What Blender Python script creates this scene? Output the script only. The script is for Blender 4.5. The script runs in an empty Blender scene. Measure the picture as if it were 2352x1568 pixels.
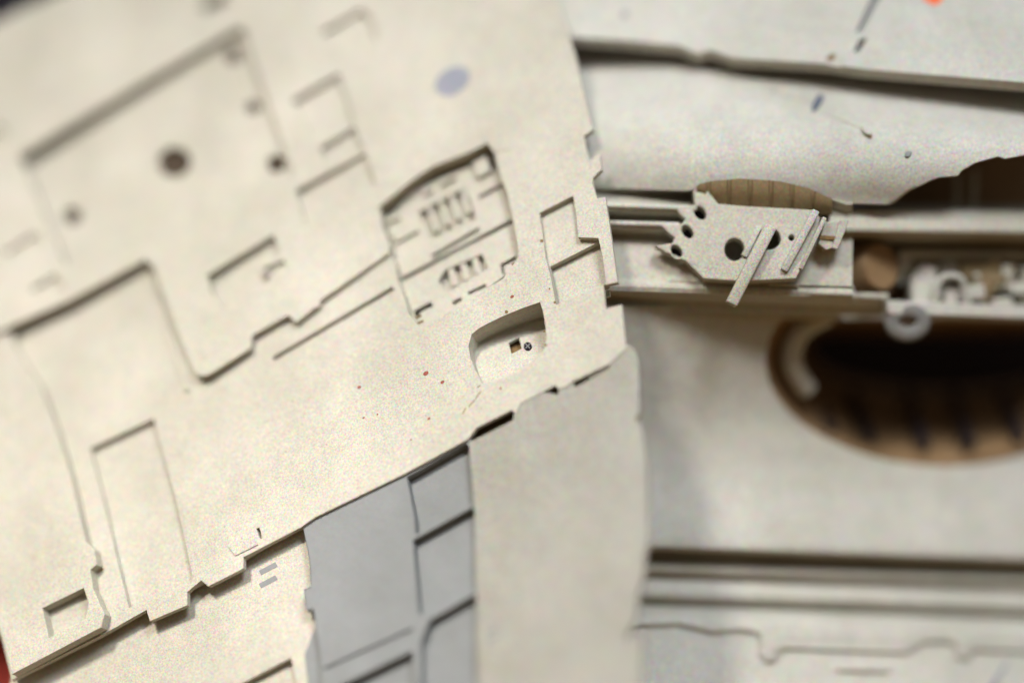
import bpy, bmesh, math, random
from mathutils import Vector, Matrix
from mathutils.geometry import delaunay_2d_cdt
random.seed(4)
scene = bpy.context.scene
R = math.radians
S = 0.0001            # one reference unit = 0.1 mm on the model
DIST = 0.40           # lens to subject
CX, CZ = 1176.0, 784.0
EYE = Vector((0.0, -DIST, 0.30))

# ------------------------------------------------------------------ camera
cam_d = bpy.data.cameras.new("camera")
cam = bpy.data.objects.new("camera", cam_d)
scene.collection.objects.link(cam)
cam.location = EYE
cam.rotation_euler = (R(90), 0, 0)
cam_d.sensor_width = 36.0
cam_d.lens = 36.0 * DIST / (2352 * S)
cam_d.clip_start = 0.01
cam_d.clip_end = 20.0
cam_d.dof.use_dof = True
cam_d.dof.focus_distance = DIST + 0.002
cam_d.dof.aperture_fstop = 1.25
scene.camera = cam

# ------------------------------------------------------------------ world and lamps
world = bpy.data.worlds.new("World")
scene.world = world
world.use_nodes = True
nt = world.node_tree
nt.nodes.clear()
tc = nt.nodes.new('ShaderNodeTexCoord')
sx = nt.nodes.new('ShaderNodeSeparateXYZ')
mr = nt.nodes.new('ShaderNodeMapRange')
mr.inputs['From Min'].default_value = -0.7
mr.inputs['From Max'].default_value = 0.8
cr = nt.nodes.new('ShaderNodeValToRGB')
cr.color_ramp.elements[0].position = 0.0
cr.color_ramp.elements[0].color = (0.40, 0.185, 0.015, 1)
cr.color_ramp.elements[1].position = 1.0
cr.color_ramp.elements[1].color = (0.86, 0.93, 1.0, 1)
e = cr.color_ramp.elements.new(0.5); e.color = (0.27, 0.21, 0.13, 1)
bg = nt.nodes.new('ShaderNodeBackground')
bg.inputs['Strength'].default_value = 0.58
wo = nt.nodes.new('ShaderNodeOutputWorld')
nt.links.new(tc.outputs['Generated'], sx.inputs[0])
nt.links.new(sx.outputs['Z'], mr.inputs['Value'])
nt.links.new(mr.outputs[0], cr.inputs[0])
nt.links.new(cr.outputs[0], bg.inputs['Color'])
nt.links.new(bg.outputs[0], wo.inputs[0])

def area(name, loc, target, size, power, color):
    d = bpy.data.lights.new(name, 'AREA')
    d.shape = 'DISK'; d.size = size; d.energy = power; d.color = color
    o = bpy.data.objects.new(name, d)
    scene.collection.objects.link(o)
    o.location = loc
    o.rotation_euler = (Vector(target) - Vector(loc)).to_track_quat('-Z', 'Y').to_euler()
    return o
kl = area("key_lamp", (-0.30, -0.52, 0.84), (-0.085, 0, 0.185), 0.12, 0.44, (1.0, 0.925, 0.83))
kl.data.spread = R(40)
area("cool_lamp", (0.20, -0.60, 0.96), (0.09, 0.02, 0.28), 0.26, 7.3, (0.92, 0.95, 1.0))

scene.view_settings.view_transform = 'Standard'
scene.view_settings.look = 'None'
scene.view_settings.gamma = 1
scene.view_settings.exposure = 0.0
scene.view_settings.use_curve_mapping = False

# ------------------------------------------------------------------ materials
def paint(name, col, mottle=0.17, speck=0.34, rough=0.65, bump=0.25, dirt=0.0):
    m = bpy.data.materials.new(name)
    m.use_nodes = True
    t = m.node_tree; N = t.nodes; L = t.links
    b = N['Principled BSDF']
    b.inputs['Roughness'].default_value = rough
    b.inputs['Specular IOR Level'].default_value = 0.3
    co = N.new('ShaderNodeTexCoord')
    def noise(scale, detail, rgh=0.6):
        n = N.new('ShaderNodeTexNoise')
        n.inputs['Scale'].default_value = scale
        n.inputs['Detail'].default_value = detail
        n.inputs['Roughness'].default_value = rgh
        L.new(co.outputs['Object'], n.inputs['Vector'])
        return n
    big = noise(34, 4)
    fine = noise(2300, 2, 0.8)
    mid = noise(420, 3, 0.7)
    def mix(kind, fac, a, bb):
        x = N.new('ShaderNodeMix'); x.data_type = 'RGBA'; x.blend_type = kind
        if isinstance(fac, (int, float)): x.inputs[0].default_value = fac
        else: L.new(fac, x.inputs[0])
        for i, v in ((6, a), (7, bb)):
            if isinstance(v, tuple): x.inputs[i].default_value = v
            else: L.new(v, x.inputs[i])
        return x.outputs[2]
    def ramp(src, p0, p1, c0, c1):
        r = N.new('ShaderNodeValToRGB')
        r.color_ramp.elements[0].position = p0; r.color_ramp.elements[0].color = c0
        r.color_ramp.elements[1].position = p1; r.color_ramp.elements[1].color = c1
        L.new(src, r.inputs[0]); return r.outputs[0]
    c = (*col, 1)
    g = 1 - mottle
    c1 = mix('MULTIPLY', 1.0, c, ramp(big.outputs['Fac'], 0.35, 0.65, (g, g, g * 0.97, 1), (1, 1, 1, 1)))
    # coloured overspray grain
    bc = N.new('ShaderNodeBrightContrast'); bc.inputs['Contrast'].default_value = 1.6
    L.new(fine.outputs['Color'], bc.inputs['Color'])
    c2 = mix('OVERLAY', speck, c1, bc.outputs[0])
    c3 = mix('OVERLAY', speck * 0.35, c2, mid.outputs['Fac'])
    if dirt > 0:
        dn = noise(1500, 2, 0.5)
        c3 = mix('MIX', ramp(dn.outputs['Fac'], 0.67, 0.72, (0, 0, 0, 1), (dirt, dirt, dirt, 1)), c3, (0.16, 0.13, 0.09, 1))
    L.new(c3, b.inputs['Base Color'])
    bp = N.new('ShaderNodeBump')
    bp.inputs['Strength'].default_value = bump
    bp.inputs['Distance'].default_value = 0.00012
    L.new(mid.outputs['Fac'], bp.inputs['Height'])
    bp2 = N.new('ShaderNodeBump')
    bp2.inputs['Strength'].default_value = 0.5
    bp2.inputs['Distance'].default_value = 0.0008
    L.new(noise(90, 3).outputs['Fac'], bp2.inputs['Height'])
    L.new(bp2.outputs[0], bp.inputs['Normal'])
    L.new(bp.outputs[0], b.inputs['Normal'])
    return m

M_CREAM = paint("cream_primer", (0.50, 0.475, 0.405), dirt=0.3)
M_WHITE = paint("white_primer", (0.49, 0.48, 0.43), speck=0.45, bump=0.5, dirt=0.25)
M_HULL = paint("hull_primer", (0.46, 0.44, 0.375), speck=0.45, bump=0.6, dirt=0.2)
M_PANEL = paint("panel_primer", (0.325, 0.315, 0.275), speck=0.4)
M_GREY = paint("grey_paint", (0.235, 0.245, 0.248), speck=0.12)
M_BLUE = paint("blue_grey_paint", (0.27, 0.28, 0.33))
M_TAN = paint("tan_tone", (0.225, 0.165, 0.085), speck=0.4)  # on the cap this tan holds ceiling shade; on gear it is plain colour
M_BLUE_D = paint("slate_paint", (0.10, 0.12, 0.17))
M_RING = paint("dull_grey", (0.16, 0.155, 0.145))
M_BROWN = paint("shaded_interior_brown", (0.27, 0.17, 0.085), speck=0.2, mottle=0.3)  # warm shade over cream put into the colour; the drum shares it
M_SHADE = paint("umber_shade_marks", (0.20, 0.125, 0.05), speck=0.2)  # shade of gaps and recesses put into the colour; also nicks and scratches
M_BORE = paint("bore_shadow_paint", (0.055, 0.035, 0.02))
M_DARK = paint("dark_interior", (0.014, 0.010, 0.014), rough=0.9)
M_RED = paint("red_paint", (0.28, 0.075, 0.055))
M_ORANGE = paint("orange_paint", (0.85, 0.14, 0.03))
M_CLOTH = paint("red_cloth", (0.30, 0.04, 0.03), rough=0.95)
M_BACK = paint("backdrop_cloth", (0.035, 0.032, 0.045), rough=0.95)

# ------------------------------------------------------------------ helpers
PT_OFF = 0.0
def pt(x, y, d):
    """point seen at reference position (x, y), d units behind the focus distance"""
    d = d + PT_OFF
    k = (DIST + d * S) / DIST
    return Vector(((x - CX) * S * k, d * S, EYE.z + (CZ - y) * S * k))

BASE = Vector((0.0, 0.05, 0.20))
ship = bpy.data.objects.new("model_spaceship", None)
scene.collection.objects.link(ship)
ship.location = BASE
ship["label"] = "cream painted scale model spacecraft with layered hull plates and a dark oval opening"
ship["category"] = "model spacecraft"

def new_obj(name, mesh, mat, parent):
    mesh.materials.clear(); mesh.materials.append(mat)
    o = bpy.data.objects.new(name, mesh)
    scene.collection.objects.link(o)
    if parent is not None:
        root = parent
        while root.parent: root = root.parent
        for v in mesh.vertices: v.co = v.co - root.location
        o.parent = parent
    return o

class Plane:
    def __init__(s, x0, y0, d0, a, b):
        # depth = d0 - a*(X - X0) + b*(Z - Z0)  (model units)
        s.o = pt(x0, y0, d0)
        s.n = Vector((-a, -1, b)).normalized()
        s.u = Vector((1, -a, 0)).normalized()
        s.v = s.n.cross(s.u).normalized()
        if s.v.z < 0: s.v = -s.v; 
        s.M = Matrix((( s.u.x, s.v.x, s.n.x, s.o.x), (s.u.y, s.v.y, s.n.y, s.o.y), (s.u.z, s.v.z, s.n.z, s.o.z), (0, 0, 0, 1)))
    def loc(s, x, y, lvl):
        r = pt(x, y, 0) - EYE
        p0 = s.o + s.n * (lvl * S)
        t = (p0 - EYE).dot(s.n) / r.dot(s.n)
        p = EYE + r * t - s.o
        return Vector((p.dot(s.u), p.dot(s.v)))
    def world(s, x, y, lvl):
        q = s.loc(x, y, lvl)
        return s.o + s.u * q.x + s.v * q.y + s.n * (lvl * S)

def area2(p): return sum(p[i].x * p[(i + 1) % len(p)].y - p[(i + 1) % len(p)].x * p[i].y for i in range(len(p))) / 2

def slab(name, plane, outline, top, thick, mat, parent, holes=(), proj=None, bevel=1.0, smooth=True, label=None):
    """a solid plate lying in a plane, with cut-outs and softly rounded edges"""
    pl = top if proj is None else proj
    b = min(bevel, thick * 0.45)
    full, mid, ins = [], [], []
    for k, poly in enumerate([outline] + list(holes)):
        q = [plane.loc(x, y, pl) / S for x, y in poly]
        a = area2(q)
        if (k == 0 and a < 0) or (k > 0 and a > 0): q.reverse()
        n = len(q); r = []; m_ = []
        for i in range(n):
            p0, p1, p2 = q[i - 1], q[i], q[(i + 1) % n]
            e1 = (p1 - p0).normalized(); e2 = (p2 - p1).normalized()
            n1 = Vector((-e1.y, e1.x)); n2 = Vector((-e2.y, e2.x))
            m = n1 + n2
            if m.length < 1e-4: m = n1.copy()
            m.normalize()
            c = max(0.5, m.dot(n1))
            r.append(p1 + m * (b / c)); m_.append(p1 + m * (b * 0.3 / c))
        full.append(q); mid.append(m_); ins.append(r)
    bm = bmesh.new()
    def inside(p, poly):
        c = False; n = len(poly)
        for i in range(n):
            a_, b_ = poly[i], poly[i - 1]
            if (a_.y > p.y) != (b_.y > p.y) and p.x < (b_.x - a_.x) * (p.y - a_.y) / (b_.y - a_.y) + a_.x: c = not c
        return c
    def cap(loops, z, flip):
        vs = [p for l in loops for p in l]; ed = []; base = 0
        for l in loops:
            ed += [(base + i, base + (i + 1) % len(l)) for i in range(len(l))]; base += len(l)
        vo, eo, fo, *_ = delaunay_2d_cdt(vs, ed, [], 0, 1e-3)
        bv = [bm.verts.new((p.x, p.y, z)) for p in vo]
        for f in fo:
            c = sum((vo[i] for i in f), Vector((0, 0))) / len(f)
            if inside(c, loops[0]) and not any(inside(c, h) for h in loops[1:]):
                f2 = [bv[i] for i in f]
                if area2([vo[i] for i in f]) < 0: f2.reverse()
                if flip: f2.reverse()
                bm.faces.new(f2)
    h = thick / 2
    cap(ins, h, False); cap(full, -h, True)
    for k in range(len(full)):
        n = len(full[k])
        rings = [[bm.verts.new((p.x, p.y, z)) for p in L_] for L_, z in ((ins[k], h), (mid[k], h - b * 0.3), (full[k], h - b), (full[k], -h))]
        for a_, b_ in zip(rings, rings[1:]):
            for i in range(n):
                j = (i + 1) % n
                bm.faces.new((a_[i], b_[i], b_[j], a_[j]))
    bmesh.ops.remove_doubles(bm, verts=bm.verts[:], dist=1e-3)
    bmesh.ops.delete(bm, geom=[v for v in bm.verts if not v.link_faces], context='VERTS')
    me = bpy.data.meshes.new(name)
    bm.to_mesh(me); bm.free()
    off = plane.n * ((top - thick / 2) * S)
    for v in me.vertices: v.co = plane.M @ (v.co * S) + off
    o = new_obj(name, me, mat, parent)
    if label: o["label"] = label
    return o

def slot(x0, y0, x1, y1, w):
    d = Vector((x1 - x0, y1 - y0)).normalized(); n = Vector((-d.y, d.x)) * w / 2
    return [(x0 + n.x, y0 + n.y), (x1 + n.x, y1 + n.y), (x1 - n.x, y1 - n.y), (x0 - n.x, y0 - n.y)]

def oval(cx, cy, rx, ry, rot=0, n=24):
    c, s_ = math.cos(R(rot)), math.sin(R(rot))
    return [(cx + rx * math.cos(t) * c - ry * math.sin(t) * s_, cy + rx * math.cos(t) * s_ + ry * math.sin(t) * c)
            for t in [2 * math.pi * i / n for i in range(n)]]

def smooth_by_angle(me, ang=35):
    me.polygons.foreach_set("use_smooth", [True] * len(me.polygons))
    me.set_sharp_from_angle(angle=R(ang))

def loft(name, rows, mat, parent, ang=35, closed=False):
    """surface through rows of world points"""
    me = bpy.data.meshes.new(name)
    nr, nc = len(rows), len(rows[0])
    V = [p for r in rows for p in r]; F = []
    for i in range(nr - 1):
        for j in range(nc if closed else nc - 1):
            k = (j + 1) % nc
            F.append((i * nc + j, (i + 1) * nc + j, (i + 1) * nc + k, i * nc + k))
    me.from_pydata(V, [], F); me.update()
    smooth_by_angle(me, ang)
    return new_obj(name, me, mat, parent)

def lerp_table(tab, v):
    if v <= tab[0][0]: return tab[0][1]
    for (a, x), (b, y) in zip(tab, tab[1:]):
        if v <= b: return x + (y - x) * (v - a) / (b - a)
    return tab[-1][1]

def tube(name, p0, p1, r0, r1, mat, parent, n=20, hollow=None, caps=True):
    """round bar between two world points, optionally with a bored end at p1"""
    ax = (p1 - p0).normalized()
    u = ax.orthogonal().normalized(); v = ax.cross(u)
    ring = lambda c, r: [c + (u * math.cos(t) + v * math.sin(t)) * r for t in [2 * math.pi * i / n for i in range(n)]]
    bv = min(r0, r1) * 0.12
    rows = [ring(p0, r0 * 0.02), ring(p0, r0 - bv), ring(p0 + ax * bv, r0), ring(p1 - ax * bv, r1)]
    if hollow:
        rows += [ring(p1, r1 - bv), ring(p1, hollow), ring(p1 - ax * hollow * 2.2, hollow * 0.95), ring(p1 - ax * hollow * 2.2, hollow * 0.02)]
    else:
        rows += [ring(p1, r1 - bv), ring(p1, r1 * 0.02)]
    return loft(name, rows, mat, parent, 40, closed=True)

def block(name, pts8, mat, parent, bevel=1.5):
    """box from 4 front corners (x,y,d) and a thickness, edges softened"""
    front, th = pts8
    bm = bmesh.new()
    f = [bm.verts.new(pt(*p)) for p in front]
    k = [bm.verts.new(pt(p[0], p[1], p[2]) + Vector((0, th * S, 0))) for p in front]
    n = len(f)
    bm.faces.new(f); bm.faces.new(k[::-1])
    for i in range(n): bm.faces.new((f[i], k[i], k[(i + 1) % n], f[(i + 1) % n]))
    bmesh.ops.recalc_face_normals(bm, faces=bm.faces)
    bmesh.ops.bevel(bm, geom=bm.edges[:], offset=bevel * S, segments=2, affect='EDGES', profile=0.5)
    me = bpy.data.meshes.new(name); bm.to_mesh(me); bm.free()
    return new_obj(name, me, mat, parent)

# ------------------------------------------------------------------ setting
back = block("backdrop", ([(-9000, -7000, 6000), (11000, -7000, 6000), (11000, 9000, 6000), (-9000, 9000, 6000)], 200), M_BACK, None, 5)
back["kind"] = "structure"

# ------------------------------------------------------------------ left deck: stacked plates leaning away to the upper left
PB = Plane(1250, 700, 0, 0.30, 0.36)
PA = Plane(1200, 700, 0.30 * 50, 0.26, 0.36)

bay = [(872, 475), (945, 416), (993, 384), (1076, 352), (1119, 330), (1135, 352), (1152, 411), (1165, 443), (1178, 502),
       (1189, 561), (1191, 590), (1155, 640), (1060, 700), (963, 752), (939, 720), (926, 674), (913, 642), (907, 601), (894, 583), (896, 561), (880, 524)]
pocket = [(1083, 768), (1100, 754), (1124, 741), (1160, 724), (1205, 706), (1240, 694), (1247, 715), (1252, 745), (1255, 775), (1250, 800),
          (1215, 835), (1180, 856), (1140, 872), (1108, 880), (1092, 850), (1080, 820), (1076, 795)]
win_upper = [(1239, 489), (1316, 450), (1323, 490), (1328, 545), (1374, 547), (1384, 590), (1392, 650), (1277, 700), (1266, 640), (1253, 590)]
win_lower = [(1259, 606), (1374, 548), (1384, 590), (1392, 650), (1277, 700), (1268, 650)]
k_panel = [(207, 1029), (352, 962), (375, 1040), (400, 1130), (425, 1240), (442, 1325), (440, 1338), (296, 1395), (270, 1290), (240, 1160)]
ports = [(535, 128, 19, 19), (581, 246, 17, 14), (634, 376, 21, 21), (400, 372, 38, 34), (166, 496, 20, 19)]

B_out = [(-420, 250), (-120, 118), (40, 34), (150, -14), (320, -92), (900, -410), (1110, -390), (1277, 0), (1299, 54), (1310, 94), (1323, 134), (1334, 188), (1350, 255), (1362, 298),
         (1341, 313), (1347, 346), (1354, 367), (1377, 354), (1382, 389), (1362, 408), (1361, 421), (1363, 427), (1371, 456), (1390, 452),
         (1401, 524), (1417, 634), (1419, 648), (1386, 655), (1391, 709), (1428, 699), (1432, 740), (1438, 800),
         (1398, 837), (1315, 876), (1299, 888), (1283, 893), (1275, 885), (1197, 926), (1183, 951), (1176, 941), (1095, 982), (1074, 1009),
         (931, 1087), (725, 1187), (690, 1211), (559, 1279), (559, 1305), (478, 1346), (462, 1332), (430, 1359), (430, 1389), (344, 1426),
         (336, 1400), (228, 1461), (26, 1562), (4, 1470), (-40, 1330), (-420, 700)]
b_holes = [bay, pocket, win_upper, k_panel, slot(628, 824, 903, 662, 9), slot(592, 1212, 600, 1236, 7)]
b_holes += [oval(x, y, rx, ry) for x, y, rx, ry in ports]
deck = slab("deck_plate", PB, B_out, 0, 16, M_CREAM, ship, holes=b_holes)

def inset_right(poly, dx):
    return [(x - dx if x > 1260 else x, y) for x, y in poly]
U_out = [(-420, 270), (40, 54), (320, -70), (900, -390), (1060, -370), (1262, 0), (1308, 134), (1335, 255), (1330, 340), (1352, 400), (1364, 456), (1390, 524), (1404, 636), (1374, 650), (1380, 720), (1400, 790), (1300, 855), (1180, 925),
         (1074, 985), (931, 1075), (690, 1195), (478, 1325), (336, 1390), (36, 1544), (16, 1450), (-26, 1320), (-420, 720)]
under = slab("deck_underlay", PB, U_out, -18, 16, M_CREAM, ship,
             holes=[bay, [(x, y) for x, y in pocket], win_lower], proj=0, bevel=1)
slab("window_floor", PB, [(1235, 570), (1385, 520), (1402, 680), (1262, 725)], -38, 6, M_CREAM, under, proj=-38, bevel=1)
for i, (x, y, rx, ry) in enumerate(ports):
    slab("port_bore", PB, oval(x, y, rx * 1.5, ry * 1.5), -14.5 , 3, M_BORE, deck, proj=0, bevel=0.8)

# raised upper sheet
A_out = [(-420, 240), (-120, 110), (40, 26), (150, -22), (320, -100), (900, -420), (1240, -420), (1240, 335), (1160, 345), (1135, 351), (1119, 329), (1076, 351),
         (993, 383), (945, 415), (871, 475), (879, 524), (894, 560), (893, 582), (735, 690), (733, 703), (718, 710), (680, 741), (661, 724),
         (579, 770), (575, 800), (480, 860), (462, 864), (448, 855), (400, 740), (352, 612), (334, 597), (156, 691), (128, 703), (38, 742), (-420, 960)]
A_holes = [
    [(44, 358), (300, 205), (548, 62), (562, 72), (600, 190), (655, 345), (672, 400), (470, 520), (150, 610), (95, 480)],
    [(672, 228), (776, 169), (795, 215), (814, 284), (738, 330), (714, 318), (690, 270)],
    [(736, 338), (812, 292), (836, 342), (764, 382), (744, 372)],
    [(678, 437), (838, 351), (862, 420), (800, 480), (700, 512), (688, 470)],
    [(476, 632), (628, 540), (640, 576), (620, 640), (560, 690), (508, 706), (486, 672)],
    [(604, 616), (650, 597), (657, 610), (612, 631)],
    [(738, 72), (830, 20), (852, 42), (866, 92), (846, 100), (828, 60), (752, 100)],
    [(10, 578), (78, 534), (98, 556), (30, 602)],
    [(70, 662), (128, 628), (150, 660), (140, 690), (90, 694)],
    [(456, 14), (516, -18), (524, 4), (470, 30)],
    [(-30, 330), (-10, 286), (14, 300), (2, 340)]]
upper = slab("upper_deck_plate", PA, A_out, 0, 14, M_CREAM, ship, holes=A_holes, bevel=1.5)
slab("paint_patch", PA, oval(1039, 187, 43, 30, -32), 0.5, 2, M_BLUE, upper, bevel=0.4, label="oval blue grey paint patch")

for poly in (A_holes[5], A_holes[7], A_holes[8], A_holes[10]):
    cx_ = sum(p[0] for p in poly) / len(poly); cy_ = sum(p[1] for p in poly) / len(poly)
    slab("recess_floor", PA, [(cx_ + (x - cx_) * 1.3, cy_ + (y - cy_) * 1.3) for x, y in poly], -12.5, 4, M_CREAM, upper)
# slot panel on the left and the left flank sheet
slab("slot_rib", PB, slot(336, 610, 428, 896, 11), 6, 8, M_CREAM, deck)
flank = slab("flank_plate", PB, [(-420, 905), (20, 762), (36, 800), (66, 850), (94, 888), (130, 990), (160, 1085), (182, 1180), (197, 1245), (216, 1262), (222, 1296),
        (207, 1308), (214, 1352), (240, 1410), (232, 1440), (27, 1548), (6, 1462), (-38, 1322), (-420, 1100)], 32, 30, M_CREAM, ship, bevel=1.5,
        holes=[[(97, 1396), (192, 1350), (203, 1384), (196, 1420), (112, 1464)]])
slab("edge_notch_cover", PB, [(207, 1298), (232, 1290), (238, 1308), (216, 1318)], 3, 6, M_SHADE, flank, proj=3, bevel=1)
slab("hinge_patch", PB, [(524, 1256), (584, 1226), (592, 1250), (540, 1276)], 3, 6, M_HULL, deck, bevel=1.2)

# ---------------- equipment bay
hi = [(x, y) for x, y in [(840, 480), (1115, 300), (1215, 590), (955, 790), (905, 640)]]
bay_holes = [
    [(868, 480), (940, 418), (1118, 330), (1150, 400), (1080, 384), (1000, 414), (948, 440), (888, 500)],
    [(962, 487), (1066, 432), (1082, 462), (1092, 505), (990, 549)],
    slot(905, 562, 962, 532, 7), slot(1100, 454, 1158, 423, 8), slot(922, 642, 1176, 508, 9), slot(992, 590, 1100, 526, 8),
    [(1007, 645), (1022, 620), (1106, 584), (1122, 616), (1024, 672)],
    [(1149, 607), (1183, 588), (1186, 596), (1156, 612), (1160, 630), (1153, 630)],
    [(950, 714), (990, 692), (994, 703), (966, 716), (958, 740)],
    slot(1012, 732, 1036, 720, 8), slot(1040, 697, 1060, 686, 8), slot(1075, 674, 1116, 655, 7)]
bfloor = slab("equipment_bay", PB, hi, -34, 10, M_CREAM, ship, holes=bay_holes, proj=-34, bevel=1.2)
slab("bay_backing", PB, [(820, 470), (1130, 270), (1240, 600), (960, 820), (890, 640)], -66, 6, M_HULL, bfloor, proj=-66)
slab("tooth_floor", PB, [(950, 486), (1070, 420), (1104, 510), (984, 560)], -56, 5, M_CREAM, bfloor, proj=-56)
slab("tooth_floor", PB, [(996, 640), (1020, 608), (1112, 572), (1132, 620), (1020, 684)], -56, 5, M_CREAM, bfloor, proj=-56)
for i in range(4):
    x = 984 + i * 25; y = 484 - i * 14
    slab("rib", PB, slot(x + 2, y - 8, x + 19, y + 46, 12), -37, 26, M_CREAM, bfloor, bevel=1.5)
for i in range(3):
    x = 1034 + i * 27; y = 618 - i * 14
    slab("rib", PB, slot(x, y - 2, x + 12, y + 38, 15), -38, 24, M_CREAM, bfloor, bevel=1.5)
for (x0, y0, x1, y1, w) in [(972, 442, 992, 431, 9), (1010, 421, 1046, 403, 7), (885, 508, 915, 493, 10), (893, 525, 900, 545, 8)]:
    slab("raised_strip", PB, slot(x0, y0, x1, y1, w), -22, 16, M_CREAM, bfloor, bevel=1.2)
slab("corner_box", PB, [(1084, 374), (1116, 358), (1126, 392), (1096, 408)], -20, 40, M_CREAM, bfloor, bevel=2)
for (x, y) in [(1181, 604), (1186, 614), (960, 727), (965, 739)]:
    slab("slit", PB, slot(x - 6, y + 3, x + 7, y - 3, 4), -1.0, 3, M_SHADE, bfloor, proj=-1, bevel=0.6)
# bay walls
def ring_out(poly, k):
    cx = sum(p[0] for p in poly) / len(poly); cy = sum(p[1] for p in poly) / len(poly)
    return [(cx + (x - cx) * k, cy + (y - cy) * k) for x, y in poly]
slab("bay_wall", PB, ring_out(bay, 1.12), -14, 62, M_HULL, bfloor, holes=[ring_out(bay, 1.003)], proj=0, bevel=1)

# ---------------- deep pocket
pk = slab("pocket_wall", PB, ring_out(pocket, 1.22), -12, 130, M_HULL, ship, holes=[ring_out(pocket, 1.004)], proj=0, bevel=1)
def shift(poly, dx, dy): return [(x + dx, y + dy) for x, y in poly]
_w = PB.world(1185, 735, -92)
PF = Plane(1185, 735, 0, 0.30, 0.92); PF.o = _w; PF.M.translation = _w
slab("pocket_floor", PF, [(1040, 740), (1300, 680), (1290, 830), (1180, 862), (1110, 884), (1060, 872)], 0, 8, M_CREAM, pk,
     holes=[[(1168, 787), (1192, 774), (1198, 800), (1175, 812)]])
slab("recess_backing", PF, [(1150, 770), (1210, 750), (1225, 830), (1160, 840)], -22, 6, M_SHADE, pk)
btn = slab("button", PF, oval(1212, 794, 9, 9), 4, 8, M_DARK, pk)
slab("button_cross", PF, slot(1207, 799, 1217, 789, 2), 5.5, 4, M_GREY, btn, bevel=0.5)
slab("button_cross", PF, slot(1207, 789, 1217, 799, 2), 6, 4, M_GREY, btn, bevel=0.5)

# rivet holes and nicks, red flecks of paint
for (x, y, r) in [(1244, 553, 4), (1262, 663, 2.2), (1274, 694, 3), (1163, 716, 4), (1250, 760, 3), (1253, 792, 3)]:
    slab("rivet_hole", PB, oval(x, y, r, r, 0, 10), 0.6, 2, M_SHADE, deck, bevel=0.3)
for (a_, b_, c_, d_) in [(1104, 898, 1092, 916), (1090, 918, 1076, 934), (1070, 936, 1062, 950), (1096, 890, 1103, 884)]:
    slab("scratch", PB, slot(a_, b_, c_, d_, 2.2), 0.4, 1.4, M_SHADE, deck, bevel=0.3)
for (x, y, r) in [(825, 889, 5), (978, 857, 7), (1016, 877, 5), (1176, 681, 5), (985, 961, 4), (835, 959, 3), (867, 951, 2.5), (944, 1009, 2.5), (1150, 891, 3)]:
    slab("paint_fleck", PB, oval(x, y, r, r * 0.7, -35, 9), 0.5, 1.6, M_RED, deck, bevel=0.3, label="red fleck of paint")

# ---------------- lower layers
c1 = slab("lower_plate", PB, [(60, 1360), (300, 1250), (560, 1180), (660, 1120), (698, 1219), (711, 1287), (714, 1346), (698, 1354), (703, 1402), (719, 1397),
        (735, 1496), (742, 1800), (-20, 1900), (22, 1566)], -42, 20, M_CREAM, ship, proj=-42, holes=[[(545, 1574), (668, 1510), (690, 1600), (600, 1700), (560, 1650)]])
slab("lower_plate_floor", PB, [(500, 1480), (690, 1480), (730, 1800), (520, 1800)], -64, 8, M_CREAM, c1, proj=-64)
for y in (1305, 1335):
    slab("paint_dash", PB, slot(597, y + 10, 635, y - 10, 12), -41.4, 2, M_GREY, c1, bevel=0.3, label="grey painted dash")
d1 = slab("grey_plate", PB, [(660, 1150), (931, 1050), (1066, 985), (1084, 1012), (1128, 1130), (1140, 1800), (752, 1800), (735, 1496), (719, 1397), (703, 1402), (698, 1354), (714, 1346), (711, 1287), (698, 1219), (694, 1206)],
        -9, 26, M_GREY, ship, proj=-9, bevel=1,
        holes=[[(934, 1096), (1070, 1019), (1086, 1030), (1112, 1143), (954, 1228), (952, 1188)],
               [(948, 1240), (1112, 1150), (1112, 1342), (986, 1412), (962, 1410)],
               [(986, 1424), (1112, 1352), (1112, 1700), (968, 1640), (966, 1474)],
               [(780, 1574), (946, 1494), (960, 1640), (790, 1700)],
               slot(744, 1535, 948, 1443, 5)])
slab("grey_plate_floor", PB, [(700, 1500), (880, 1050), (1070, 985), (1100, 1030), (1180, 1200), (1180, 1850), (740, 1850)], -36, 8, M_GREY, d1, proj=-36)
c2 = slab("side_plate", PB, [(1076, 1016), (1096, 1006), (1178, 965), (1181, 946), (1195, 939), (1200, 951), (1280, 911), (1284, 886), (1314, 868), (1320, 889), (1398, 848), (1402, 820), (1424, 790), (1446, 792), (1460, 806), (1467, 829),
        (1469, 883), (1468, 950), (1460, 962), (1470, 974), (1478, 1000), (1486, 1060), (1489, 1178), (1490, 1252), (1482, 1270), (1480, 1320), (1466, 1362), (1464, 1416),
        (1438, 1462), (1446, 1476), (1478, 1450), (1476, 1568), (1470, 1800), (1100, 1800), (1097, 1568), (1093, 1350), (1089, 1160)], -3, 24, M_PANEL, ship, proj=-3, bevel=1)
slab("shallow_disc", PB, oval(1245, 950, 60, 48, -20), -2.2, 6, M_PANEL, c2, proj=-2.2, bevel=2.6)
slab("paint_dash", PB, slot(1118, 1452, 1142, 1440, 7), -2.2, 2, M_GREY, c2, bevel=0.3, label="faint grey dash")
slab("paint_dash", PB, slot(1120, 1472, 1144, 1460, 7), -2.2, 2, M_GREY, c2, bevel=0.3, label="faint grey dash")
slab("deck_gap_shade_core", PB, [(-420, 290), (40, 74), (320, -50), (900, -370), (1040, -340), (1200, 0), (1260, 300), (1290, 560), (1300, 780), (1360, 900), (1380, 1900), (30, 1900), (70, 1470), (20, 1250), (-420, 800)],
     -74, 30, M_SHADE, ship, proj=0, holes=[ring_out(pocket, 1.1), ring_out(bay, 1.04)])  # umber core supplies the shade seen through the plate gaps

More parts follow.
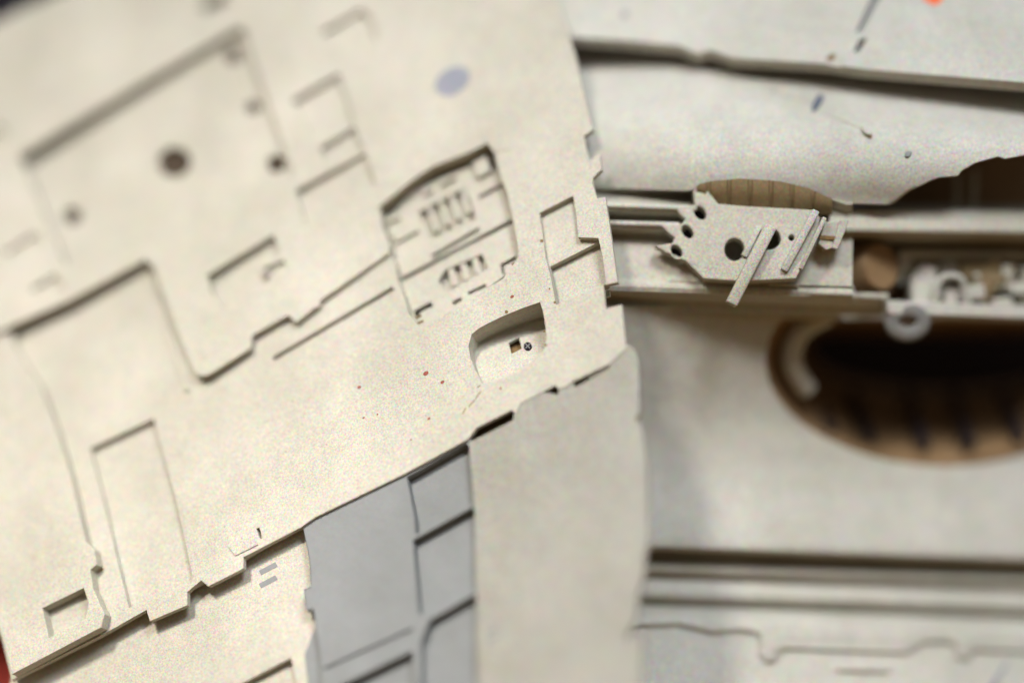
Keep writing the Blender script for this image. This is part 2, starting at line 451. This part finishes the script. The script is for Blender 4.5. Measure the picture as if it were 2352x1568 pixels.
# ------------------------------------------------------------------ right hull
def xs_range(a, b, st):
    n = int((b - a) / st); return [a + (b - a) * i / n for i in range(n + 1)]

def sstep(a, b, v):
    t = max(0, min(1, (v - a) / (b - a))); return t * t * (3 - 2 * t)

# upper hull plate leaning back, with its worn lower lip
PH = Plane(1700, 132, 200, 0.11, 0.50)
hullp = slab("upper_hull_plate", PH, [(1240, -400), (2700, -400), (2700, 222), (2352, 190), (1990, 160), (1905, 148), (1800, 141), (1684, 134), (1648, 121), (1630, 116), (1612, 122), (1603, 124),
        (1560, 106), (1430, 93), (1310, 86), (1240, 82)], 0, 36, M_WHITE, ship, bevel=2,
        holes=[[(2014, -30), (2036, -30), (1979, 72), (1966, 75)], [(1976, 90), (1992, 88), (1972, 122), (1960, 118)]])
slab("groove_backing", PH, [(1940, -40), (2060, -40), (2040, 130), (1940, 130)], -24, 6, M_GREY, hullp, proj=-24)
slab("orange_mark", PH, [(2116, -14), (2122, 2), (2133, 6), (2144, 13), (2156, 9), (2164, 2), (2170, -14)], 0.6, 2, M_ORANGE, hullp, bevel=0.4, label="orange painted mark")
slab("nick", PH, oval(1435, 34, 8, 9), 0.7, 2, M_GREY, hullp, bevel=0.4)
slab("nick", PH, oval(1909, 132, 12, 7, -30), 0.8, 3, M_SHADE, hullp, bevel=0.6)
slab("nick", PH, [(1900, 150), (1925, 130), (1945, 140), (1930, 156)], 0.5, 3, M_HULL, hullp, bevel=0.6)

bot_tab = [(1100, 426), (1370, 430), (1575, 438), (1592, 436), (1606, 424), (1634, 417), (1700, 411), (1790, 417), (1860, 434), (1905, 455), (1940, 466), (2036, 469), (2052, 465),
           (2087, 438), (2139, 413), (2156, 407), (2200, 403), (2209, 391), (2241, 373), (2292, 359), (2308, 364), (2352, 356), (2700, 330)]
prof = [(0.0, 330), (0.05, 288), (0.09, 268), (0.12, 260), (0.22, 222), (0.36, 165), (0.50, 112), (0.66, 86), (0.80, 80), (0.92, 86), (1.0, 96)]
def hull_d(x, y):
    top = 102 + (x - 1310) * 0.098
    t = (y - top) / (452 + (x - 1370) * 0.02 - top)
    return sum(lerp_table(prof, t + q) for q in (-0.06, -0.04, -0.02, 0, 0.02, 0.04, 0.06)) / 7 - 0.11 * (x - 1560) * max(0, 1 - t) + 75 * (1 - sstep(1300, 1640, x))
cols = sorted(set(xs_range(1296, 2700, 12) + [a for a, _ in bot_tab if a > 1300]))
rows = []
for k in range(41):
    f = k / 40
    r = []
    for x in cols:
        top = 102 + (x - 1310) * 0.098; bo = lerp_table(bot_tab, x)
        y = top + (bo - top) * f
        r.append(pt(x, y, hull_d(x, y)))
    rows.append(r)
rows.append([pt(x, lerp_table(bot_tab, x) + 1.5, hull_d(x, lerp_table(bot_tab, x)) + 4) for x in cols])
rows.append([pt(x, lerp_table(bot_tab, x) + 1.0, hull_d(x, lerp_table(bot_tab, x)) + 26) for x in cols])
belly = loft("curved_hull_shell", rows, M_WHITE, ship, 50)
def hull_pt(x, y, o): return pt(x, y, hull_d(x, y) - o)
def stud(name, x, y, rx, ry, h, mat, parent, rot=0):
    o = []
    for k, (s_, hh) in enumerate([(1.15, -2), (1.0, h * 0.8), (0.8, h), (0.02, h)]):
        o.append([hull_pt(px, py, hh) for px, py in oval(x, y, rx * s_, ry * s_, rot, 14)])
    return loft(name, o, mat, parent, 40, True)
stud("dimple", 1776, 210, 4, 4, 3, M_GREY, belly)
stud("seam_strip", 1878, 236, 8, 21, 7, M_BLUE_D, belly, 28)
stud("glue_blob", 1990, 301, 13, 6, 14, M_WHITE, belly, 40)
stud("dimple", 1999, 312, 4, 6, 5, M_SHADE, belly)
stud("dimple", 2086, 354, 8, 6, 6, M_GREY, belly, -40)
stud("scratch", 1935, 276, 50, 2, 2, M_HULL, belly, 22)
stud("scratch", 1830, 226, 44, 2, 2, M_HULL, belly, 12)
stud("scratch", 2045, 220, 24, 3, 3, M_HULL, belly, 16)

# alcove and clapboard rails as one moulded relief
rail = [(400, 150), (430, 150), (444, 190), (450, 160), (466, 112), (474, 92), (482, 92), (496, 146), (502, 134), (513, 100), (518, 90), (523, 92), (538, 146), (550, 128), (600, 114), (638, 104), (648, 92), (657, 90), (661, 96)]
def arc(x): return lerp_table(bot_tab, x)
bowls = [(1687, 574, 24, 27, 46), (1764, 548, 29, 27, 42), (1818, 546, 7, 7, 22)]
def relief(x, y):
    yp = y - 0.035 * (x - 1370)
    dr = lerp_table(rail, yp)
    top = arc(x)
    al = lerp_table([(0, 84), (5, 104), (40, 150), (70, 140), (120, 118), (200, 98), (236, 90), (248, 92)], y - top)
    al = al - 0.10 * max(0, x - 1800) * 0.5
    xe = 1606 - 0.42 * (y - 440)
    m = sstep(xe - 10, xe + 26, x)
    d = dr * (1 - m) + al * m
    if m > 0.3 and yp > 640: d = dr
    for (cx, cy, rx, ry, dp) in bowls:
        q = ((x - cx) / rx) ** 2 + ((y - cy) / ry) ** 2
        if q < 1: d += dp * min(1, (1 - q) * 3.2)
    return d
ys = xs_range(404, 662, 2.6); xx = xs_range(1345, 1958, 2.8)
def rel_y(x, y): return max(y, arc(x) - 3) + 0.035 * 0
rows = []
for y in ys:
    rows.append([pt(x, max(y, min(arc(x) - 4, 470)) + 0.035 * (x - 1370) * max(0, (y - 560) / 102), relief(x, max(y, min(arc(x) - 4, 470)) + 0.035 * (x - 1370) * max(0, (y - 560) / 102)) + (16 if y < arc(x) + 1 else 0)) for x in xx])
rows.append([pt(x, 663 + 0.035 * (x - 1370), 190) for x in xx])
alc = loft("alcove_panel", rows, M_HULL, ship, 60)

# rounded rails, the scalloped bracket with its three bores, and a cap tinted tan for the ceiling's shade
for (y0, y1, xe) in [(470, 479, 1600), (511, 517, 1560)]:
    tube("rail", pt(1345, y0, 92), pt(xe, y1, 88), 6.5 * S, 6.5 * S, M_WHITE, ship, 16)
PK = Plane(1590, 520, 74, 0.06, 0.16)
bores = [oval(1608, 489, 12, 17, -38), oval(1579, 532, 11, 17, -38), oval(1554, 577, 11, 16, -38),
         oval(1687, 573, 23, 26), oval(1766, 548, 27, 25), oval(1818, 546, 7, 7, n=12)]
br = slab("alcove_housing", PK, [(1592, 440), (1604, 426), (1622, 434), (1650, 468), (1720, 474), (1800, 478), (1868, 482), (1884, 500), (1872, 560), (1846, 606), (1828, 640), (1700, 646), (1616, 640), (1588, 612),
      (1576, 600), (1530, 580), (1504, 564), (1544, 558), (1550, 546), (1530, 530), (1516, 516), (1566, 514), (1574, 503), (1558, 488), (1552, 475), (1596, 470)], 0, 34, M_HULL, ship, holes=bores, bevel=3.5)
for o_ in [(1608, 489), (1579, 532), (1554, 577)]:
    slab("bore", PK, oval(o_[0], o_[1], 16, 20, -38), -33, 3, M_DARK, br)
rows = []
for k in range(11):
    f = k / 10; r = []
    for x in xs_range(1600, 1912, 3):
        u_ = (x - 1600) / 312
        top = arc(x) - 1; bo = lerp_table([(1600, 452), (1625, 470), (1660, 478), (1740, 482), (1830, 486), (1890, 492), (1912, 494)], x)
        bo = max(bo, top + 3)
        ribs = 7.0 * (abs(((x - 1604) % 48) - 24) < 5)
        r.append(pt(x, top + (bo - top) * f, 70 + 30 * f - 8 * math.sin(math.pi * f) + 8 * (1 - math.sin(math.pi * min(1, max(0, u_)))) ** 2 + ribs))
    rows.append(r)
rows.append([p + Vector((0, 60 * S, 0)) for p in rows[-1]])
loft("shade_tan_cap", rows, M_TAN, ship, 45)

# struts across the alcove
def bar(name, a, b, w, h, mat, parent):
    p0, p1 = pt(*a), pt(*b)
    ax = (p1 - p0).normalized()
    side = Vector((0, 1, 0)).cross(ax).normalized(); up = ax.cross(side)
    bm = bmesh.new(); vs = []
    for c in (p0, p1):
        for i, j in ((-1, -1), (1, -1), (1, 1), (-1, 1)):
            vs.append(bm.verts.new(c + side * (i * w * S / 2) + up * (j * h * S / 2)))
    for f in ((0, 1, 2, 3), (7, 6, 5, 4), (0, 4, 5, 1), (1, 5, 6, 2), (2, 6, 7, 3), (3, 7, 4, 0)): bm.faces.new([vs[i] for i in f])
    bmesh.ops.recalc_face_normals(bm, faces=bm.faces)
    bmesh.ops.bevel(bm, geom=bm.edges[:], offset=min(w, h) * 0.18 * S, segments=2, affect='EDGES', profile=0.5)
    me = bpy.data.meshes.new(name); bm.to_mesh(me); bm.free()
    smooth_by_angle(me, 50)
    return new_obj(name, me, mat, parent)
st = bar("strut", (1770, 520, 46), (1679, 700, 26), 28, 26, M_HULL, ship)
bar("strut", (1742, 522, 62), (1708, 590, 58), 14, 20, M_WHITE, ship)
bar("strut", (1874, 484, 42), (1800, 622, 42), 17, 20, M_WHITE, ship)
bar("strut", (1894, 500, 46), (1838, 618, 46), 10, 14, M_HULL, ship)
bx = block("junction_box", ([(1894, 510, 62), (1938, 506, 66), (1934, 562, 66), (1898, 574, 60), (1880, 560, 60)], 50), M_HULL, ship, 2)
block("box_slot", ([(1884, 540, 58.0), (1926, 543, 58.0), (1924, 551, 58.0), (1882, 549, 58.0)], 6), M_SHADE, bx, 0.6)
block("box_arm", ([(1930, 505, 56), (1950, 503, 58), (1946, 520, 58), (1924, 572, 54), (1912, 570, 54)], 14), M_WHITE, bx, 2)

# sill with its shadowed underside
rows = []
for (y, d) in [(655, 96), (661, 93), (666, 94), (669, 100), (689, 158), (718, 160)]:
    rows.append([pt(x, y + 0.03 * (x - 1400) * (1 if y < 690 else 0.3), d + max(0, x - 1860) * 0.45) for x in xs_range(1345, 2040, 20)])
loft("sill", rows, M_HULL, ship, 30)
bar("sill_trim", (1765, 652, 88), (1835, 655, 88), 9, 9, M_HULL, ship)

# beam and recess to the right of the alcove
rows = []
for (y, d) in [(470, 330), (476, 190), (484, 172), (505, 160), (524, 150), (531, 152), (534, 168), (548, 260), (560, 330)]:
    rows.append([pt(x, y + 0.01 * (x - 1940), d + (x - 1940) * 0.18 - 50) for x in xs_range(1905, 2600, 30)])
loft("cross_beam", rows, M_SHADE if False else M_HULL, ship, 30)
cav = block("dark_recess", ([(1830, 520, 330), (2600, 520, 420), (2600, 730, 420), (1830, 730, 330)], 30), M_BROWN, ship, 2)  # recess shade carried by the brown of both backings
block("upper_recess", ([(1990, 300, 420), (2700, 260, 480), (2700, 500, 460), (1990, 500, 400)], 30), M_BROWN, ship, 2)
post = tube("post", pt(2197, 400, 330), pt(2196, 482, 300), 8 * S, 8 * S, M_HULL, ship)
tube("post", pt(2236, 392, 330), pt(2234, 482, 300), 9 * S, 9 * S, M_HULL, ship)
tube("drum", pt(1925, 630, 320), pt(2025, 612, 190), 82 * S, 60 * S, M_BROWN, ship, 32)
block("fin", ([(1906, 628, 150), (1938, 622, 146), (1962, 660, 146), (1970, 694, 150), (1890, 692, 150)], 40), M_WHITE, ship, 4)
tube("knob", pt(1872, 640, 210), pt(1866, 662, 130), 30 * S, 25 * S, M_SHADE, ship, 24)
tube("knob", pt(1828, 672, 200), pt(1824, 676, 110), 12 * S, 10 * S, M_GREY, ship, 20)

# pipework
PT_OFF = 10.0
tr = block("pipe_tray", ([(2066, 574, 250), (2600, 582, 330), (2600, 600, 330), (2092, 594, 250), (2078, 650, 250), (2062, 656, 250)], 50), M_WHITE, ship, 4)
block("pipe_tray_floor", ([(2036, 690, 150), (2360, 702, 210), (2600, 712, 250), (2600, 742, 250), (2280, 734, 200), (2040, 722, 150)], 60), M_WHITE, tr, 5)
def pipe(name, pts, r, mat, parent):
    cu = bpy.data.curves.new(name, 'CURVE'); cu.dimensions = '3D'
    cu.bevel_depth = r * S; cu.bevel_resolution = 4; cu.use_fill_caps = True
    sp = cu.splines.new('NURBS'); sp.points.add(len(pts) - 1)
    for i, p in enumerate(pts):
        w = pt(*p); sp.points[i].co = (w.x, w.y, w.z, 1)
    sp.use_endpoint_u = True; sp.order_u = 3; sp.resolution_u = 8
    tmp = bpy.data.objects.new("tmp", cu); scene.collection.objects.link(tmp)
    dg = bpy.context.evaluated_depsgraph_get(); dg.update()
    me = bpy.data.meshes.new_from_object(tmp.evaluated_get(dg))
    bpy.data.objects.remove(tmp); bpy.data.curves.remove(cu)
    me.name = name
    return new_obj(name, me, mat, parent)
tube("gear_drum", pt(2128, 664, 290), pt(2132, 668, 218), 40 * S, 34 * S, M_WHITE, ship, 28)
tube("gear_drum", pt(2250, 668, 300), pt(2246, 674, 232), 36 * S, 30 * S, M_TAN, ship, 24)
tube("gear_drum", pt(2370, 664, 300), pt(2362, 674, 250), 44 * S, 36 * S, M_HULL, ship, 24)
tube("gear_drum", pt(2190, 622, 300), pt(2188, 626, 250), 24 * S, 22 * S, M_TAN, ship, 24)
rr = random.Random(11)
for i in range(22):
    x = rr.uniform(2076, 2480); y = rr.uniform(606, 686); w = rr.uniform(9, 24); h_ = rr.uniform(8, 22); d = rr.uniform(235, 285)
    m_ = rr.choice([M_HULL, M_TAN, M_TAN, M_PANEL])
    if i % 3 == 0:
        tube("gear_drum", pt(x, y, d + 60), pt(x + rr.uniform(-8, 8), y, d), w * S, w * 0.85 * S, m_, ship, 20)
    else:
        k = rr.uniform(-5, 5)
        block("gear_block", ([(x - w, y - h_ + k, d), (x + w, y - h_ - k, d), (x + w + k, y + h_, d), (x - w, y + h_, d)], 50), m_, ship, 3)
for (x, y, w, h_, d) in [(1990, 668, 26, 20, 200), (2030, 640, 14, 40, 240), (1870, 668, 24, 14, 150)]:
    block("gear_block", ([(x - w, y - h_, d), (x + w, y - h_ + 4, d), (x + w, y + h_, d), (x - w, y + h_, d)], 50), M_TAN, ship, 4)
block("gear_block", ([(2092, 640, 222), (2118, 606, 222), (2150, 612, 215), (2158, 700, 215), (2096, 704, 215)], 60), M_WHITE, ship, 7)
pipe("arch", [(2148, 706, 205), (2146, 664, 196), (2164, 634, 196), (2196, 632, 200), (2216, 648, 205), (2222, 700, 215)], 8, M_WHITE, ship)
block("gear_block", ([(2168, 660, 222), (2196, 656, 222), (2200, 704, 215), (2170, 706, 215)], 50), M_HULL, ship, 6)
block("shelf_box", ([(2100, 600, 262), (2196, 600, 262), (2196, 612, 262), (2096, 612, 262)], 30), M_TAN, ship, 2)
block("shelf_box", ([(2206, 602, 240), (2334, 606, 246), (2330, 646, 240), (2268, 650, 236), (2210, 640, 236)], 50), M_TAN, ship, 5)
block("shelf_box", ([(2340, 612, 256), (2460, 618, 262), (2460, 640, 262), (2344, 634, 256)], 50), M_HULL, ship, 4)
block("valve_box", ([(2224, 656, 205), (2262, 652, 205), (2264, 686, 205), (2226, 688, 205)], 50), M_WHITE, ship, 5)
block("valve_box", ([(2304, 652, 225), (2345, 648, 228), (2400, 672, 232), (2330, 676, 225)], 50), M_WHITE, ship, 5)
block("valve_box", ([(2278, 688, 225), (2322, 680, 225), (2336, 712, 225), (2282, 714, 225)], 40), M_HULL, ship, 5)
tube("valve_stem", pt(2244, 650, 235), pt(2244, 630, 225), 7 * S, 9 * S, M_HULL, ship)
tube("valve_stem", pt(2318, 656, 235), pt(2322, 636, 225), 8 * S, 8 * S, M_HULL, ship)
# eyelet hanging below the tray
rows = []
c = pt(2084, 740, 168)
for i in range(28):
    t = 2 * math.pi * i / 28
    ctr = c + Vector((math.cos(t) * 34 * S * 1.1, 0, math.sin(t) * 28 * S))
    dr = Vector((math.cos(t), 0, math.sin(t)))
    rows.append([ctr + dr * math.cos(p) * 19 * S + Vector((0, -1, 0)) * math.sin(p) * 12 * S for p in [2 * math.pi * j / 12 for j in range(12)]])
rows.append(rows[0])
loft("eyelet", rows, M_RING, ship, 60, True)

PT_OFF = 85.0
# lower wall with the oval opening, then ribbed mouldings and the lower apron
EX, EY, ERX, ERY = 2170, 828, 412, 238
def wall_d(y):
    return lerp_table([(660, 50), (704, 62), (800, 100), (900, 130), (980, 146), (1060, 140), (1120, 122), (1180, 96), (1240, 72), (1254, 72), (1260, 80), (1264, 160), (1282, 176), (1286, 140),
                       (1296, 120), (1308, 118), (1314, 124), (1318, 146), (1327, 144), (1338, 132), (1352, 118), (1368, 116), (1374, 122), (1378, 146), (1388, 144), (1400, 130), (1425, 98), (1470, 76), (1568, 26), (1900, -100)], y)
def wall_pt(x, y, off=0):
    return pt(x, y + 0.035 * (x - 1490) * sstep(1000, 1250, y), wall_d(y) + (x - 1500) * 0.20 + off)
rows = []
N = 96
outer = []
def rect_hit(t):
    # point on the outer rectangle along angle t
    dx, dy = math.cos(t), math.sin(t)
    k = 1e9
    if dx > 0: k = min(k, (2700 - EX) / dx)
    if dx < 0: k = min(k, (1300 - EX) / dx)
    if dy > 0: k = min(k, (1262 - EY) / dy)
    if dy < 0: k = min(k, (704 - EY) / dy)
    return EX + dx * k, EY + dy * k
angs = [2 * math.pi * i / N for i in range(N)] + [math.atan2(yy_ - EY, xx_ - EX) % (2 * math.pi) for xx_, yy_ in ((2700, 1262), (1300, 1262), (1300, 704), (2700, 704))]
angs = sorted(angs)
def inner_p(t):
    # parametrised so that rays and the oval share the angle
    dx, dy = math.cos(t), math.sin(t)
    k = 1 / math.sqrt((dx / ERX) ** 2 + (dy / ERY) ** 2)
    return EX + dx * k, max(733, EY + dy * k)
for s_ in [i / 22 for i in range(23)]:
    r = []
    for t in angs:
        ix, iy = inner_p(t); ox, oy = rect_hit(t)
        r.append(wall_pt(ix + (ox - ix) * s_, iy + (oy - iy) * s_))
    rows.append(r)
wl = loft("lower_hull_wall", rows, M_WHITE, ship, 50, True)
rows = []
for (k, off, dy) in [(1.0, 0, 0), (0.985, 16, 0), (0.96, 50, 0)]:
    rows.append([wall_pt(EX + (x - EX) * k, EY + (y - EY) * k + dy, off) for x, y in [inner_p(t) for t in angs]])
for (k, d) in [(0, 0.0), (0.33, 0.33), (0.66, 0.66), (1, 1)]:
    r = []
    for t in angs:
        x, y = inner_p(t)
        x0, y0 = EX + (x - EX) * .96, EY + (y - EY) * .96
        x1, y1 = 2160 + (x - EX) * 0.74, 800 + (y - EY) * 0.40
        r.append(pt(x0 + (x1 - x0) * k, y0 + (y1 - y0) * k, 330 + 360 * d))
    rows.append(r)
op = loft("opening_liner", rows, M_BROWN, ship, 50, True)  # liner's brown holds the shade on cream inside the opening
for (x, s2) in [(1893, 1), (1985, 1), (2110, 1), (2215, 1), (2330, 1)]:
    bar("liner_gap", (x - 26, 905, 560), (x + 14, 1034 - abs(x - 2160) * 0.14, 335), 26, 26, M_DARK, op)  # dark bars drawn in place of the gaps between liner segments
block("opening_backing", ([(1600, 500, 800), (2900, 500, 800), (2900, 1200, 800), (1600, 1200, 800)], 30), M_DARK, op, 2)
pipe("curved_conduit", [(1905, 722, 200), (1846, 745, 205), (1816, 800, 215), (1820, 850, 230), (1852, 895, 260)], 27, M_WHITE, ship)

ys_ = [1250, 1254, 1260, 1264, 1270, 1276, 1282, 1286, 1291, 1296, 1302, 1308, 1314, 1318, 1327, 1332, 1338, 1345, 1352, 1360, 1368, 1374, 1378, 1388, 1394, 1400]
ys_ += [1403 + 4 * i for i in range(52)] + [1640, 1760]
edge = [(1300, 1432), (1484, 1434), (1560, 1428), (1640, 1444), (1700, 1436), (1742, 1442), (1752, 1506), (1776, 1506), (1796, 1474), (2080, 1476), (2124, 1448), (2188, 1444), (2200, 1480), (2218, 1486), (2240, 1462), (2700, 1462)]
def tray(x, y):
    # moulded overlay above the stepped edge, plus one small raised block
    yb = lerp_table(edge, x)
    o = -15 * (1 - sstep(yb - 1, yb + 9, y)) - 9 * (1 - sstep(yb - 26, yb - 14, y)) * 0.4
    o -= 13 * sstep(1910, 1930, x) * (1 - sstep(2030, 2050, x)) * sstep(1502, 1512, y) * (1 - sstep(1520, 1530, y))
    return o
rows = []
for y in ys_:
    rows.append([wall_pt(x, y, (-1.5 if y < 1262 else 0) + (tray(x, y) * sstep(1394, 1410, y))) for x in xs_range(1300, 2700, 10)])
ap = loft("ribbed_apron", rows, M_WHITE, ship, 55)
def apron_bar(name, pts, r, mat):
    return pipe(name, [(x, y, wall_d(y - 0.035 * (x - 1490)) + (x - 1500) * 0.20 + o) for x, y, o in pts], r, mat, ap)
apron_bar("moulding", [(2262, 1600, 2), (2300, 1540, 2), (2372, 1430, 2)], 7, M_BLUE)

PT_OFF = 0.0
# ------------------------------------------------------------------ red cloth behind the lower left corner
rows = []
for i in range(13):
    y = 1350 + i * 40
    rows.append([pt(x, y, 520 + 30 * math.sin(x * 0.02 + i * 0.5) + 14 * math.sin(i * 1.3 + x * 0.06)) for x in xs_range(-900, 120, 15)])
top = [p + Vector((0, 0.02, 0.0)) for p in rows[0]]
cl = loft("red_cloth", [top] + rows, M_CLOTH, None, 80)
cl["label"] = "dark red cloth glimpsed behind the hull plate at the bottom left corner"
cl["category"] = "cloth"
